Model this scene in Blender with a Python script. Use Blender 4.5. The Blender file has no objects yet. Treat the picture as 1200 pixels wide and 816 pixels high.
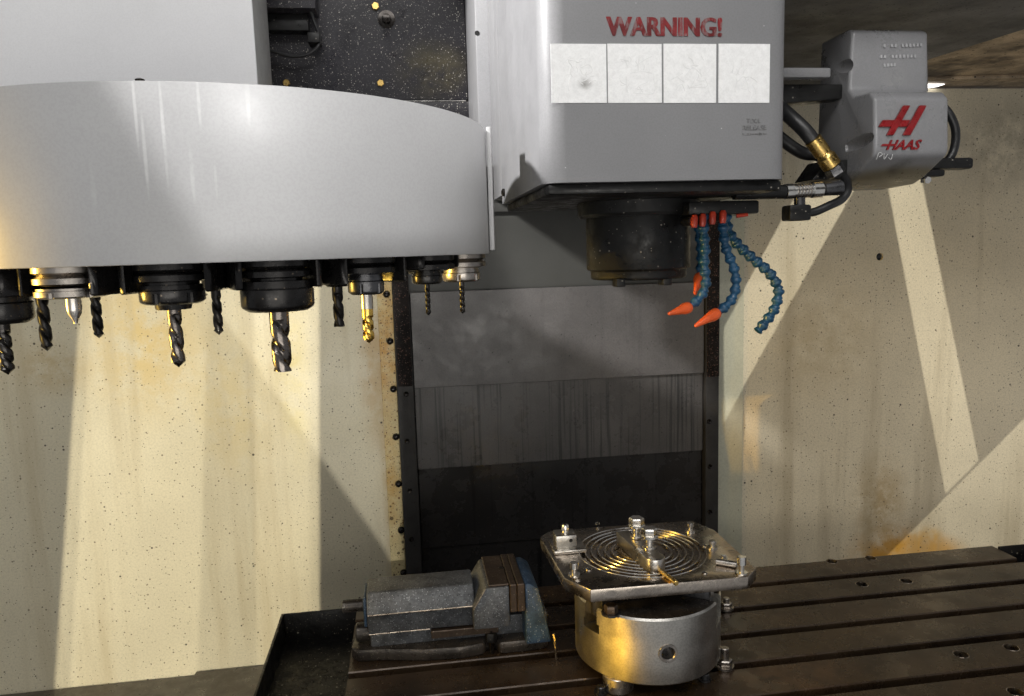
import bpy, bmesh, math, random
from mathutils import Vector, Matrix
random.seed(4)
S = bpy.context.scene
C = S.collection
rad = math.radians

# ------------------------------------------------------------------ camera
# world: table top is z = 0, the camera stands at (0, 0, CAMZ) looking along +Y
CAMZ, FOC = 0.5993, 886.2
yaw, pit, rol = rad(7.772), rad(7.297), rad(-1.73)
Fv = Vector((math.sin(yaw)*math.cos(pit), math.cos(yaw)*math.cos(pit), -math.sin(pit)))
R0 = Vector((math.cos(yaw), -math.sin(yaw), 0))
U0 = R0.cross(Fv)
Rv = math.cos(rol)*R0 + math.sin(rol)*U0
Uv = -math.sin(rol)*R0 + math.cos(rol)*U0
cd = bpy.data.cameras.new('camera')
cam = bpy.data.objects.new('camera', cd)
C.objects.link(cam)
cd.sensor_width = 36
cd.lens = FOC/1200*36
cd.clip_start = 0.02
cd.clip_end = 100
M = Matrix((Rv, Uv, -Fv)).transposed().to_4x4()
M.translation = (0, 0, CAMZ)
cam.matrix_world = M
S.camera = cam

# ------------------------------------------------------------------ light
S.view_settings.view_transform = 'Standard'
S.view_settings.look = 'None'
S.view_settings.gamma = 1
S.view_settings.exposure = 0.0
W = bpy.data.worlds.new('World')
S.world = W
W.use_nodes = True
bg = W.node_tree.nodes['Background']
bg.inputs[0].default_value = (0.97, 0.98, 1.0, 1)
bg.inputs[1].default_value = 0.34


def lamp(name, kind, loc, target, power, color=(1, 1, 1), size=0.1, sy=None, spread=180, cone=60, blend=0.1):
    d = bpy.data.lights.new(name, kind)
    d.energy = power
    d.color = color
    if kind == 'AREA':
        d.size = size
        if sy:
            d.shape = 'RECTANGLE'
            d.size_y = sy
        d.spread = rad(spread)
    else:
        d.shadow_soft_size = size
        if kind == 'SPOT':
            d.spot_size = rad(cone)
            d.spot_blend = blend
    o = bpy.data.objects.new(name, d)
    C.objects.link(o)
    o.location = loc
    o.rotation_euler = (Vector(target)-Vector(loc)).to_track_quat('-Z', 'Y').to_euler()
    return o


# work lamp high at the left, lighting the side of the head and the white cabinet
lamp('work_light_left', 'SPOT', (-0.52, 0.86, 1.22), (0.16, 1.12, 0.93), 85, (1, .98, .96), .03, cone=50, blend=.12)
# light of the workshop through the open machine door behind the camera
lamp('door_light', 'AREA', (0.0, -0.7, 2.2), (0.25, 1.1, 0.3), 33, (1, .98, .95), 1.8, .7)
lamp('low_fill_light', 'AREA', (0.0, -0.5, 0.25), (0.2, 1.4, 0.2), 6.5, (1, .96, .88), 1.3, .4)  # added soft fill from low in front, brightens walls, vise and table
lamp('amber_lamp', 'AREA', (-0.98, 0.86, 0.50), (0.1, 0.9, 0.5), 2.4, (1, .62, .10), .10, .25, spread=60)


# ------------------------------------------------------------------ pixel helpers
def ray(px, py):
    return Fv*FOC + Rv*(px-600) - Uv*(py-408)


def aY(px, py, Y):
    r = ray(px, py)
    return Vector((r.x*Y/r.y, Y, CAMZ+r.z*Y/r.y))


def aZ(px, py, Z):
    r = ray(px, py)
    t = (Z-CAMZ)/r.z
    return Vector((r.x*t, r.y*t, Z))


# ------------------------------------------------------------------ materials
def rgba(c):
    return (c[0], c[1], c[2], 1) if not isinstance(c, (int, float)) else (c, c, c, 1)


class NT:
    def __init__(s, name):
        s.m = bpy.data.materials.new(name)
        s.m.use_nodes = True
        s.t = s.m.node_tree
        s.b = s.t.nodes['Principled BSDF']
        s.pos = s.t.nodes.new('ShaderNodeNewGeometry').outputs['Position']

    def n(s, kind, **kw):
        o = s.t.nodes.new('ShaderNode'+kind)
        for k, v in kw.items():
            setattr(o, k, v)
        return o

    def l(s, a, b):
        s.t.links.new(a, b)

    def math(s, op, a, b=None, clamp=False):
        o = s.n('Math', operation=op, use_clamp=clamp)
        for i, v in enumerate((a, b)):
            if v is None:
                continue
            if isinstance(v, (int, float)):
                o.inputs[i].default_value = v
            else:
                s.l(v, o.inputs[i])
        return o.outputs[0]

    def ramp(s, v, a, b, lo=0., hi=1.):
        o = s.n('MapRange', clamp=True)
        o.interpolation_type = 'SMOOTHSTEP'
        s.l(v, o.inputs['Value'])
        for k, x in zip(('From Min', 'From Max', 'To Min', 'To Max'), (a, b, lo, hi)):
            o.inputs[k].default_value = x
        return o.outputs['Result']

    def scaled(s, sc, off=(0, 0, 0)):
        o = s.n('Mapping')
        s.l(s.pos, o.inputs['Vector'])
        o.inputs['Scale'].default_value = sc
        o.inputs['Location'].default_value = off
        return o.outputs[0]

    def noise(s, scale, detail=4, rough=.6, vec=None):
        o = s.n('TexNoise')
        s.l(vec if vec else s.pos, o.inputs['Vector'])
        o.inputs['Scale'].default_value = scale
        o.inputs['Detail'].default_value = detail
        o.inputs['Roughness'].default_value = rough
        return o.outputs['Fac']

    def mix(s, fac, a, b):
        o = s.n('Mix', data_type='RGBA')
        for i, v in ((0, fac), (6, a), (7, b)):
            if isinstance(v, (int, float)) and i == 0:
                o.inputs[i].default_value = v
            elif isinstance(v, (tuple, list, int, float)):
                o.inputs[i].default_value = rgba(v)
            else:
                s.l(v, o.inputs[i])
        return o.outputs[2]

    def specks(s, scale, size, power=3.0):
        v = s.n('TexVoronoi')
        s.l(s.pos, v.inputs['Vector'])
        v.inputs['Scale'].default_value = scale
        sp = s.n('SeparateColor')
        s.l(v.outputs['Color'], sp.inputs[0])
        r = s.math('MULTIPLY', s.math('POWER', sp.outputs[0], power), size)
        d = s.math('SUBTRACT', r, v.outputs['Distance'])
        return s.ramp(d, 0.0, .05)

    def blob(s, c, r, edge=1.0):
        o = s.n('VectorMath', operation='SUBTRACT')
        s.l(s.pos, o.inputs[0])
        o.inputs[1].default_value = c
        q = s.n('VectorMath', operation='DIVIDE')
        s.l(o.outputs[0], q.inputs[0])
        q.inputs[1].default_value = r
        L = s.n('VectorMath', operation='LENGTH')
        s.l(q.outputs[0], L.inputs[0])
        return s.ramp(L.outputs['Value'], 1.0, 1.0-edge)


def mat(name, col, rough=.5, metal=0., var=.15, vscale=8, specks=(), blobs=(), bump=None, grain=.06, gscale=500,
        streak=None, rvar=.1, spec=.5, coat=0., aniso=0.):
    k = NT(name)
    c = k.mix(k.ramp(k.noise(vscale, 5), .3, .7), tuple(x*(1-var) for x in col), tuple(min(1, x*(1+var)) for x in col))
    if grain:
        c = k.mix(k.math('MULTIPLY', k.ramp(k.noise(gscale, 2), .42, .62), grain*3), c, tuple(x*.35 for x in col))
    for (ctr, r, bc, st, edge) in blobs:
        f = k.math('MULTIPLY', k.blob(ctr, r, edge), st)
        if edge > .5:
            f = k.math('MULTIPLY', f, k.ramp(k.noise(22, 6, .7), .3, .62))
        c = k.mix(f, c, bc)
    if streak:      # (xscale, zscale, lo, hi, colour, strength)
        xs, zs, lo, hi, sc, st = streak
        f = k.ramp(k.noise(1, 4, .6, k.scaled((xs, xs, zs))), lo, hi)
        f = k.math('MULTIPLY', f, st)
        c = k.mix(f, c, sc)
    for (scale, size, power, sc, st) in specks:
        c = k.mix(k.math('MULTIPLY', k.specks(scale, size, power), st), c, sc)
    k.l(c, k.b.inputs['Base Color'])
    r = k.ramp(k.noise(vscale*2.3, 5, .7), .3, .7, max(.03, rough-rvar), min(1, rough+rvar))
    k.l(r, k.b.inputs['Roughness'])
    k.b.inputs['Metallic'].default_value = metal
    k.b.inputs['Specular IOR Level'].default_value = spec
    k.b.inputs['Coat Weight'].default_value = coat
    k.b.inputs['Coat Roughness'].default_value = .15
    k.b.inputs['Anisotropic'].default_value = aniso
    if bump:
        bn = k.n('Bump')
        bn.inputs['Strength'].default_value = bump[1]
        bn.inputs['Distance'].default_value = bump[2] if len(bump) > 2 else .001
        k.l(k.noise(bump[0], 4, .65), bn.inputs['Height'])
        k.l(bn.outputs[0], k.b.inputs['Normal'])
    return k.m


BLK = (.006, .006, .006)
RUST = (.10, .035, .008)
OCH = (.42, .22, .035)
m_wall_l = mat('cream_paint_left', (.64, .58, .42), .55, var=.07, vscale=3, grain=.05, gscale=260,
               specks=[(60, .18, 4, (.03, .02, .012), .9), (150, .32, 4, (.07, .045, .02), .75), (22, .07, 4, (.02, .015, .01), 1), (260, .32, 5, (.05, .03, .015), .8)],
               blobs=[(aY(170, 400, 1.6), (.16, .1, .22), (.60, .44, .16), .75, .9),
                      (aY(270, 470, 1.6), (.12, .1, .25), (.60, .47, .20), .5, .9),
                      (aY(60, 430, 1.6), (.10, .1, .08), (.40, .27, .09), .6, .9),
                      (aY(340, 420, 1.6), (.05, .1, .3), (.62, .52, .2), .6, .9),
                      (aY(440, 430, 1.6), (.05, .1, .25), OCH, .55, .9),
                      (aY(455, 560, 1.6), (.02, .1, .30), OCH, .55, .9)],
               streak=(14, .9, .52, .70, (.42, .34, .20), .45), bump=(120, .08))
m_flange = mat('cream_paint_stained_flange', (.60, .50, .27), .55, var=.1, vscale=10, grain=.08, gscale=300,
               specks=[(160, .45, 3, (.16, .07, .015), .9), (300, .5, 3, (.09, .04, .01), .8), (90, .4, 4, (.05, .025, .01), .8)],
               blobs=[(aY(450, 400, 1.6), (.05, .1, .22), (.45, .22, .02), .95, .9),
                      (aY(458, 560, 1.6), (.03, .1, .2), (.45, .24, .03), .7, .9)])
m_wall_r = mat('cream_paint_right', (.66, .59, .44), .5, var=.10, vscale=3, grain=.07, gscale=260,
               specks=[(60, .18, 4, (.03, .02, .012), .9), (160, .32, 4, (.07, .045, .02), .75), (110, .25, 4, (.05, .035, .02), .6), (260, .32, 5, (.05, .03, .015), .8)],
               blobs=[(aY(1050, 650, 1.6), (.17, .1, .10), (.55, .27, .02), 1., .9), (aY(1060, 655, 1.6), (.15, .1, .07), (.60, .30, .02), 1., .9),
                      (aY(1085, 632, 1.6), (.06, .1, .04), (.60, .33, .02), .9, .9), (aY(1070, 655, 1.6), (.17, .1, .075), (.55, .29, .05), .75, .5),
                      (aY(1030, 590, 1.6), (.10, .1, .16), (.36, .24, .09), .7, .9),
                      (aY(960, 400, 1.6), (.20, .1, .20), (.42, .33, .18), .5, .9),
                      (aY(1180, 170, 1.6), (.22, .1, .16), (.22, .19, .14), .6, .9)],
               streak=(12, .9, .50, .70, (.33, .27, .17), .5), bump=(120, .08))
m_flange_r = mat('cream_paint_right_flange', (.50, .49, .38), .5, var=.08, vscale=6, grain=.05, gscale=260,
                 specks=[(90, .2, 4, (.03, .02, .012), .8)])
m_floor = mat('chip_deck_brown', (.045, .034, .025), .35, var=.3, vscale=14, specks=[(150, .25, 4, (.25, .2, .12), .5)])
_b = [(aY(x, y, .78), (w*1.6, .3, h), (.72, .72, .72), st*.4, .6) for x, y, w, h, st in
      [(193, 150, .0012, .045, .75), (203, 195, .0014, .045, .8), (222, 170, .0013, .06, .75), (258, 140, .0012, .03, .6),
       (251, 210, .0016, .035, .5), (307, 130, .0016, .035, .5), (148, 235, .002, .04, .2), (275, 220, .001, .02, .4)]]
m_shroud = mat('light_grey_paint_shroud', (.34, .34, .345), .42, var=.04, vscale=5, grain=.03, gscale=400, blobs=_b, coat=.0, rvar=.06,
               specks=[(40, .05, 4, (.2, .2, .2), .7)])
m_white = mat('white_paint_cabinet', (.68, .68, .69), .4, var=.03, vscale=5, grain=.02, specks=[(30, .04, 4, (.2, .2, .2), .7)], rvar=.06)
m_cabside = mat('grey_sheet_metal', (.30, .30, .29), .45, var=.08, vscale=12, grain=.05)
m_head = mat('grey_paint_head', (.215, .215, .222), .38, var=.05, vscale=6, grain=.04, gscale=500, rvar=.08,
             specks=[(60, .07, 4, (.7, .7, .7), .7), (45, .05, 4, (.12, .12, .12), .6)], coat=.1)
m_motor = mat('grey_moulded_plastic', (.19, .19, .197), .32, var=.07, vscale=9, grain=.05, gscale=500, rvar=.08,
              blobs=[(aY(1060, 212, .95), (.12, .12, .022), (.10, .085, .055), .95, .5), (aY(1062, 195, .92), (.02, .1, .012), (.03, .025, .02), .8, .6)])
m_black = mat('oily_black_metal', (.009, .009, .009), .45, spec=.3, var=.4, vscale=20, grain=0, specks=[(220, .30, 5, (.25, .23, .2), .8)], bump=(90, .25), rvar=.2)
m_blkplate = mat('black_plate_with_swarf', (.013, .012, .016), .42, var=.5, vscale=5, grain=0, bump=(140, .3), rvar=.2,
                 specks=[(380, .42, 4, (.5, .47, .42), .8), (620, .45, 4, (.22, .20, .19), .7), (160, .10, 5, (.5, .48, .42), .8)],
                 blobs=[(aY(505, 80, 1.5), (.09, .1, .07), (.09, .075, .035), .7, .9)])
m_ceil = mat('dark_speckled_canopy', (.085, .082, .078), .6, var=.5, vscale=9, grain=0, bump=(150, .3),
             specks=[(200, .4, 3, (.004, .004, .004), .9), (340, .4, 4, (.16, .15, .14), .6)])
m_rustpanel = mat('rusty_brown_panel', (.42, .32, .21), .6, var=.5, vscale=16, grain=.1, bump=(120, .3),
                  specks=[(150, .4, 3, (.02, .015, .01), .9)],
                  streak=(6, 60, .5, .62, (.05, .033, .02), .8))
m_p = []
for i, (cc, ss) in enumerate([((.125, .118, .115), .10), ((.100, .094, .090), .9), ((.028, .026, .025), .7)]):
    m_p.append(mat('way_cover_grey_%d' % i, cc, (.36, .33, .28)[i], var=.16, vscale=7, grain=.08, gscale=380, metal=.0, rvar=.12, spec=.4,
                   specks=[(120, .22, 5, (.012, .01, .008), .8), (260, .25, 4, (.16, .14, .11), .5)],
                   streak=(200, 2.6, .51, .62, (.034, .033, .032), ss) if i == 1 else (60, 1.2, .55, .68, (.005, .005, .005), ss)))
m_colplate = mat('olive_grey_column', (.055, .055, .050), .5, var=.12, vscale=8, grain=.04)
m_rail = mat('rail_dark_rusty', (.012, .009, .008), .7, spec=.2, var=.5, vscale=30, grain=0, bump=(160, .5),
             specks=[(260, .5, 3, (.14, .07, .05), .8), (420, .45, 3, (.25, .18, .14), .6)])
m_rail2 = mat('rail_grey', (.035, .033, .031), .55, spec=.3, var=.25, vscale=18, grain=.05, specks=[(200, .3, 4, (.01, .008, .006), .8)])
m_table = mat('oily_cast_iron_table', (.042, .027, .016), .29, var=.5, vscale=9, grain=.08, gscale=300, metal=.35, rvar=.13,
              specks=[(200, .28, 5, (.16, .11, .06), .6), (70, .12, 4, (.008, .006, .005), .8)], bump=(70, .06),
              blobs=[(aZ(930, 790, 0), (.14, .06, .05), (.14, .075, .035), .7, .9), (aZ(1000, 745, 0), (.2, .06, .05), (.07, .045, .022), .6, .9),
                     (aZ(600, 790, 0), (.2, .04, .05), (.08, .06, .04), .6, .9)])
m_tray = mat('oily_black_tray', (.005, .0045, .004), .45, spec=.3, var=.5, vscale=18, grain=0, bump=(60, .5, .003), rvar=.15,
             specks=[(180, .3, 4, (.30, .27, .2), .7), (320, .35, 4, (.2, .17, .12), .5)])
m_steel = mat('machined_steel', (.56, .53, .49), .30, metal=1, var=.12, vscale=14, grain=.08, gscale=300, rvar=.08)
m_chuck = mat('ground_steel_chuck', (.56, .54, .50), .32, metal=1, var=.10, vscale=10, grain=.10, gscale=420, rvar=.05,
              streak=(40, 300, .5, .7, (.35, .33, .3), .25))
m_plate = mat('turned_steel_plate', (.42, .37, .32), .26, metal=1, var=.25, vscale=16, grain=.08, gscale=300, rvar=.1, bump=(80, .06))
m_bright = mat('bright_steel', (.72, .70, .66), .20, metal=1, var=.1, vscale=40, grain=.04, rvar=.08)
m_brass = mat('brass', (.62, .42, .14), .28, metal=1, var=.2, vscale=40, grain=.05)
m_gold = mat('titanium_coated_drill', (.75, .50, .12), .25, metal=1, var=.15, vscale=40, grain=.04)
m_nutblk = mat('black_oxide_steel', (.022, .021, .021), .27, metal=.7, var=.4, vscale=30, grain=0, rvar=.1, specks=[(260, .3, 5, (.25, .2, .15), .5)])
m_nutste = mat('worn_steel_nut', (.36, .33, .30), .33, metal=1, var=.25, vscale=35, grain=.06)
m_nutdrk = mat('dark_steel_nut', (.09, .09, .095), .3, metal=.9, var=.3, vscale=35, grain=.04)
m_drill = mat('dark_drill_steel', (.05, .047, .045), .28, metal=.9, var=.3, vscale=60, grain=.05)
m_drillblk = mat('black_drill_steel', (.015, .014, .014), .35, metal=.5, var=.3, vscale=60, grain=0)
m_mill = mat('bright_endmill', (.14, .125, .115), .25, metal=1, var=.3, vscale=60, grain=.05)
m_vise = mat('worn_blue_grey_casting', (.085, .090, .097), .42, metal=.25, var=.4, vscale=35, grain=.12, gscale=260, rvar=.1, bump=(260, .5, .0015),
             specks=[(520, .5, 3, (.38, .40, .42), .6), (300, .4, 3, (.012, .014, .018), .8)])
m_viseblue = mat('blue_casting', (.03, .060, .105), .42, metal=.15, var=.4, vscale=35, grain=.1, gscale=260, bump=(260, .5, .0015),
                 specks=[(480, .5, 3, (.32, .36, .40), .6), (300, .4, 3, (.01, .012, .018), .8)])
m_visebase = mat('oily_vise_base', (.045, .038, .032), .33, metal=.5, var=.5, vscale=30, grain=.08, bump=(160, .5, .0015),
                 specks=[(480, .4, 3, (.35, .30, .24), .6)])
m_jaw = mat('bronzed_jaw_plate', (.085, .062, .046), .38, metal=.7, var=.3, vscale=30, grain=.12, gscale=260, specks=[(260, .35, 3, (.3, .25, .2), .6)])
m_edge = mat('worn_bright_edge', (.45, .38, .30), .3, metal=1, var=.4, vscale=60, grain=.05)
m_hose = mat('blue_hose_plastic', (.010, .060, .125), .38, var=.25, vscale=40, grain=.05, specks=[(240, .25, 5, (.1, .2, .3), .6)])
m_orange = mat('orange_nozzle_plastic', (.72, .105, .02), .38, var=.15, vscale=40, grain=.05)
m_red = mat('red_valve_plastic', (.42, .035, .012), .4, var=.25, vscale=40, grain=.05)
m_rubber = mat('black_rubber', (.012, .012, .013), .4, var=.3, vscale=30, grain=0)
m_bolt = mat('black_bolt_head', (.016, .013, .011), .22, metal=.6, var=.4, vscale=60, grain=0)
m_sticker = mat('faded_white_sticker', (.86, .86, .86), .45, var=.05, vscale=120, grain=.03,
                blobs=[(aY(686, 98, .849), (.012, .1, .010), (.22, .21, .20), .9, .9)])
m_fade = mat('faded_sticker_print', (.74, .74, .74), .45, var=.05, vscale=60, grain=0)
m_redink = mat('worn_red_ink', (.17, .008, .010), .4, var=.4, vscale=40, grain=0,
               streak=(160, 60, .50, .60, (.20, .13, .13), .85))
m_ink = mat('worn_dark_ink', (.12, .12, .12), .4, var=.3, vscale=60, grain=0, streak=(300, 120, .5, .6, (.30, .30, .31), .45))
m_logored = mat('glossy_red_emblem', (.18, .008, .010), .3, var=.2, vscale=60, grain=0)
m_pale = mat('pale_pencil_mark', (.42, .42, .42), .6, grain=0)
m_dust = mat('embossed_grey', (.31, .31, .32), .4, grain=0)
k = NT('lit_gap')  # glow of the light gap above the right wall
k.b.inputs['Base Color'].default_value = (1, 1, 1, 1)
k.b.inputs['Emission Color'].default_value = (1, .98, .95, 1)
k.b.inputs['Emission Strength'].default_value = 2.5
m_gap = k.m


# ------------------------------------------------------------------ mesh helpers
def nb():
    return bmesh.new()


def box(bm, x0, x1, y0, y1, z0, z1):
    v = [bm.verts.new((x, y, z)) for z in (z0, z1) for y in (y0, y1) for x in (x0, x1)]
    for f in ((0, 2, 3, 1), (4, 5, 7, 6), (0, 1, 5, 4), (2, 6, 7, 3), (0, 4, 6, 2), (1, 3, 7, 5)):
        bm.faces.new([v[i] for i in f])
    return bm


def prism(bm, pts, axis, a, b):
    """polygon pts in the two other axes (in xyz order), from a to b along axis"""
    def P(p, c):
        q = list(p)
        q.insert('xyz'.index(axis), c)
        return q
    A = [bm.verts.new(P(p, a)) for p in pts]
    B = [bm.verts.new(P(p, b)) for p in pts]
    bm.faces.new(A)
    bm.faces.new(B[::-1])
    for i in range(len(pts)):
        j = (i+1) % len(pts)
        bm.faces.new((A[i], B[i], B[j], A[j]))
    bmesh.ops.recalc_face_normals(bm, faces=bm.faces)
    return bm


def frame(d):
    d = Vector(d).normalized()
    u = d.orthogonal().normalized()
    return u, d.cross(u), d


def lathe(bm, prof, c, axis=(0, 0, 1), n=32):
    """prof: (r, h) along axis; closed where r == 0"""
    u, v, d = frame(axis)
    c = Vector(c)
    rings = []
    for r, h in prof:
        if r < 1e-6:
            rings.append([bm.verts.new(c+d*h)])
        else:
            rings.append([bm.verts.new(c+d*h+(u*math.cos(t)+v*math.sin(t))*r) for t in [2*math.pi*i/n for i in range(n)]])
    for a, b in zip(rings, rings[1:]):
        for i in range(n):
            j = (i+1) % n
            if len(a) == 1 and len(b) > 1:
                bm.faces.new((a[0], b[i], b[j]))
            elif len(b) == 1 and len(a) > 1:
                bm.faces.new((a[i], a[j], b[0]))
            elif len(a) > 1:
                bm.faces.new((a[i], a[j], b[j], b[i]))
    for r in (rings[0], rings[-1]):
        if len(r) > 1:
            bm.faces.new(r)
    bmesh.ops.recalc_face_normals(bm, faces=bm.faces)
    return bm


def cyl(bm, p0, p1, r0, r1=None, n=24, ch=0.0):
    p0, p1 = Vector(p0), Vector(p1)
    L = (p1-p0).length
    r1 = r0 if r1 is None else r1
    pr = [(r0, 0), (r1, L)] if not ch else [(r0-ch, 0), (r0, ch), (r1, L-ch), (r1-ch, L)]
    return lathe(bm, pr, p0, p1-p0, n)


def catmull(P, m=6):
    P = [Vector(p) for p in P]
    Q = [P[0]*2-P[1]]+P+[P[-1]*2-P[-2]]
    out = []
    for i in range(1, len(Q)-2):
        a, b, c, d = Q[i-1:i+3]
        for j in range(m):
            t = j/m
            out.append(.5*((2*b)+(c-a)*t+(2*a-5*b+4*c-d)*t*t+(3*b-a-3*c+d)*t**3))
    return out+[P[-1]]


def tube(bm, P, r, n=12, smooth=6):
    pts = catmull(P, smooth) if smooth else [Vector(p) for p in P]
    rings = []
    u = None
    for i, p in enumerate(pts):
        d = (pts[min(i+1, len(pts)-1)]-pts[max(i-1, 0)]).normalized()
        u = d.orthogonal().normalized() if u is None else (u-d*u.dot(d)).normalized()
        v = d.cross(u)
        rr = r(i/(len(pts)-1)) if callable(r) else r
        rings.append([bm.verts.new(p+(u*math.cos(t)+v*math.sin(t))*rr) for t in [2*math.pi*k/n for k in range(n)]])
    for a, b in zip(rings, rings[1:]):
        for i in range(n):
            bm.faces.new((a[i], a[(i+1) % n], b[(i+1) % n], b[i]))
    bm.faces.new(rings[0][::-1])
    bm.faces.new(rings[-1])
    bmesh.ops.recalc_face_normals(bm, faces=bm.faces)
    return bm


def hexhead(bm, c, r, h, axis=(0, 0, 1)):
    return lathe(bm, [(r*.9, 0), (r, h*.15), (r, h*.85), (r*.86, h)], c, axis, 6)


def bev(bm, w, seg=2, ang=30):
    bm.normal_update()
    e = [x for x in bm.edges if len(x.link_faces) == 2 and x.calc_face_angle(0) > rad(ang)]
    bmesh.ops.bevel(bm, geom=e, offset=w, segments=seg, profile=.5, affect='EDGES', clamp_overlap=True)
    return bm


def obj(name, bm, m, parent=None, sharp=35):
    me = bpy.data.meshes.new(name)
    base = Vector(parent['_w']) if parent is not None and '_w' in parent else Vector((0, 0, 0))
    if base.length:
        bmesh.ops.translate(bm, verts=bm.verts, vec=-base)
    bm.to_mesh(me)
    bm.free()
    me.shade_smooth()
    me.set_sharp_from_angle(angle=rad(sharp))
    me.materials.append(m)
    o = bpy.data.objects.new(name, me)
    C.objects.link(o)
    if parent is not None:
        o.parent = parent
        o['_w'] = list(base)
    return o


def thing(name, loc, label, cat, group=None):
    o = bpy.data.objects.new(name, None)
    C.objects.link(o)
    o.empty_display_size = .02
    o.location = loc
    o['_w'] = list(loc)
    return tag(o, label, cat, group)


def tag(o, label, cat, group=None, kind=None):
    o['label'] = label
    o['category'] = cat
    if group:
        o['group'] = group
    if kind:
        o['kind'] = kind
    return o


def struct(o, label=None):
    o['kind'] = 'structure'
    if label:
        o['label'] = label
    return o


def cut(o, cutters):
    """apply boolean differences to the mesh of o"""
    for bm in cutters:
        me = bpy.data.meshes.new('c')
        bmesh.ops.recalc_face_normals(bm, faces=bm.faces)
        bm.to_mesh(me)
        bm.free()
        co = bpy.data.objects.new('c', me)
        C.objects.link(co)
        md = o.modifiers.new('b', 'BOOLEAN')
        md.operation = 'DIFFERENCE'
        md.solver = 'EXACT'
        md.object = co
        bpy.context.view_layer.update()
        dg = bpy.context.evaluated_depsgraph_get()
        nm = bpy.data.meshes.new_from_object(o.evaluated_get(dg))
        o.modifiers.clear()
        o.data = nm
        bpy.data.objects.remove(co)
    o.data.shade_smooth()
    o.data.set_sharp_from_angle(angle=rad(35))


def text(name, s, m, parent, loc, h, w=None, shear=0, bold=0., depth=.0004, rx=90, rz=0, center=True, fat=0.):
    cu = bpy.data.curves.new(name, 'FONT')
    cu.body = s
    cu.shear = shear
    cu.offset = bold
    cu.extrude = .02
    cu.align_x = 'CENTER' if center else 'LEFT'
    cu.resolution_u = 3
    t = bpy.data.objects.new(name, cu)
    C.objects.link(t)
    bpy.context.view_layer.update()
    dg = bpy.context.evaluated_depsgraph_get()
    me = bpy.data.meshes.new_from_object(t.evaluated_get(dg))
    bpy.data.objects.remove(t)
    xs = [v.co.x for v in me.vertices]
    ys = [v.co.y for v in me.vertices]
    sy = h/(max(ys)-min(ys))
    sx = w/(max(xs)-min(xs)) if w else sy
    cx, cy = (max(xs)+min(xs))/2, (max(ys)+min(ys))/2
    Rm = Matrix.Rotation(rad(rz), 4, 'Z') @ Matrix.Rotation(rad(rx), 4, 'X')
    base = Vector(parent['_w'])
    for v in me.vertices:
        p = Vector(((v.co.x-cx)*sx, (v.co.y-cy)*sy, v.co.z/.02*depth))
        v.co = Rm @ p + Vector(loc) - base
    if fat:         # heavier strokes: shifted copies, each a little prouder
        bm = bmesh.new()
        for i, dx in enumerate((0, -fat, fat)):
            n0 = len(bm.verts)
            bm.from_mesh(me)
            bm.verts.ensure_lookup_table()
            for v in bm.verts[n0:]:
                v.co.x += dx
                v.co.y -= .00012*i
        bm.to_mesh(me)
        bm.free()
    me.materials.append(m)
    o = bpy.data.objects.new(name, me)
    C.objects.link(o)
    o.parent = parent
    return o


def rounded(x0, x1, y0, y1, r, corners='1111', n=8):
    """rounded rectangle outline; corners in order (x0,y0) (x1,y0) (x1,y1) (x0,y1)"""
    out = []
    for k, (cx, cy, a) in enumerate([(x0+r, y0+r, 180), (x1-r, y0+r, 270), (x1-r, y1-r, 0), (x0+r, y1-r, 90)]):
        if corners[k] == '1':
            out += [(cx+r*math.cos(rad(a+90*i/n)), cy+r*math.sin(rad(a+90*i/n))) for i in range(n+1)]
        else:
            out.append([(x0, y0), (x1, y0), (x1, y1), (x0, y1)][k])
    return out


# ================================================================== the setting
YW = 1.60
# floor of the enclosure: two chip deck plates
struct(obj('floor', box(nb(), -1.7, 2.1, .4, YW, -.36, -.285), m_floor))
dk = thing('deck_plate', (-.34, 1.3, -.285), 'brown folded deck plate on the enclosure floor below the cream wall', 'plate')
obj('sheet', bev(box(nb(), -.484, -.03, .75, YW-.004, -.285, -.270), .002), m_floor, dk)
lo = thing('deck_plate', (-.9, 1.3, -.285), 'lower brown deck plate lying farther from the table than the folded one', 'plate')
obj('sheet', bev(box(nb(), -1.6, -.487, .75, YW-.004, -.285, -.278), .0015), m_floor, lo)

wl = struct(obj('wall_left', box(nb(), -1.7, -.030, YW, YW+.03, -.29, 1.6), m_wall_l))
fl = obj('flange', bev(box(nb(), -.062, -.0305, YW-.006, YW, -.285, .9), .0015), m_flange, wl)
for (px, py) in [(457, 400), (461, 456), (464, 512), (467, 567), (470, 621), (473, 671), (453, 345)]:
    p = aY(px, py, YW-.006)
    obj('bolt', lathe(nb(), [(.0075, 0), (.0075, .003), (.006, .0065), (.003, .0082), (0, .0085)], (p.x, YW-.006, p.z), (0, -1, 0), 16), m_bolt, wl)

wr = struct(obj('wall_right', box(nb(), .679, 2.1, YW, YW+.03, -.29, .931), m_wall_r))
obj('flange', bev(box(nb(), .680, .742, YW-.005, YW, -.285, .93), .0015), m_flange_r, wr)
h0 = aY(1031, 301, YW)
cut(wr, [cyl(nb(), (h0.x, YW-.01, h0.z), (h0.x, YW+.02, h0.z), .0085, n=20)])
obj('hole_plug', lathe(nb(), [(.0083, 0), (.0083, .012), (.004, .016)], (h0.x, YW+.019, h0.z), (0, -1, 0), 18), m_rubber, wr)

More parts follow.
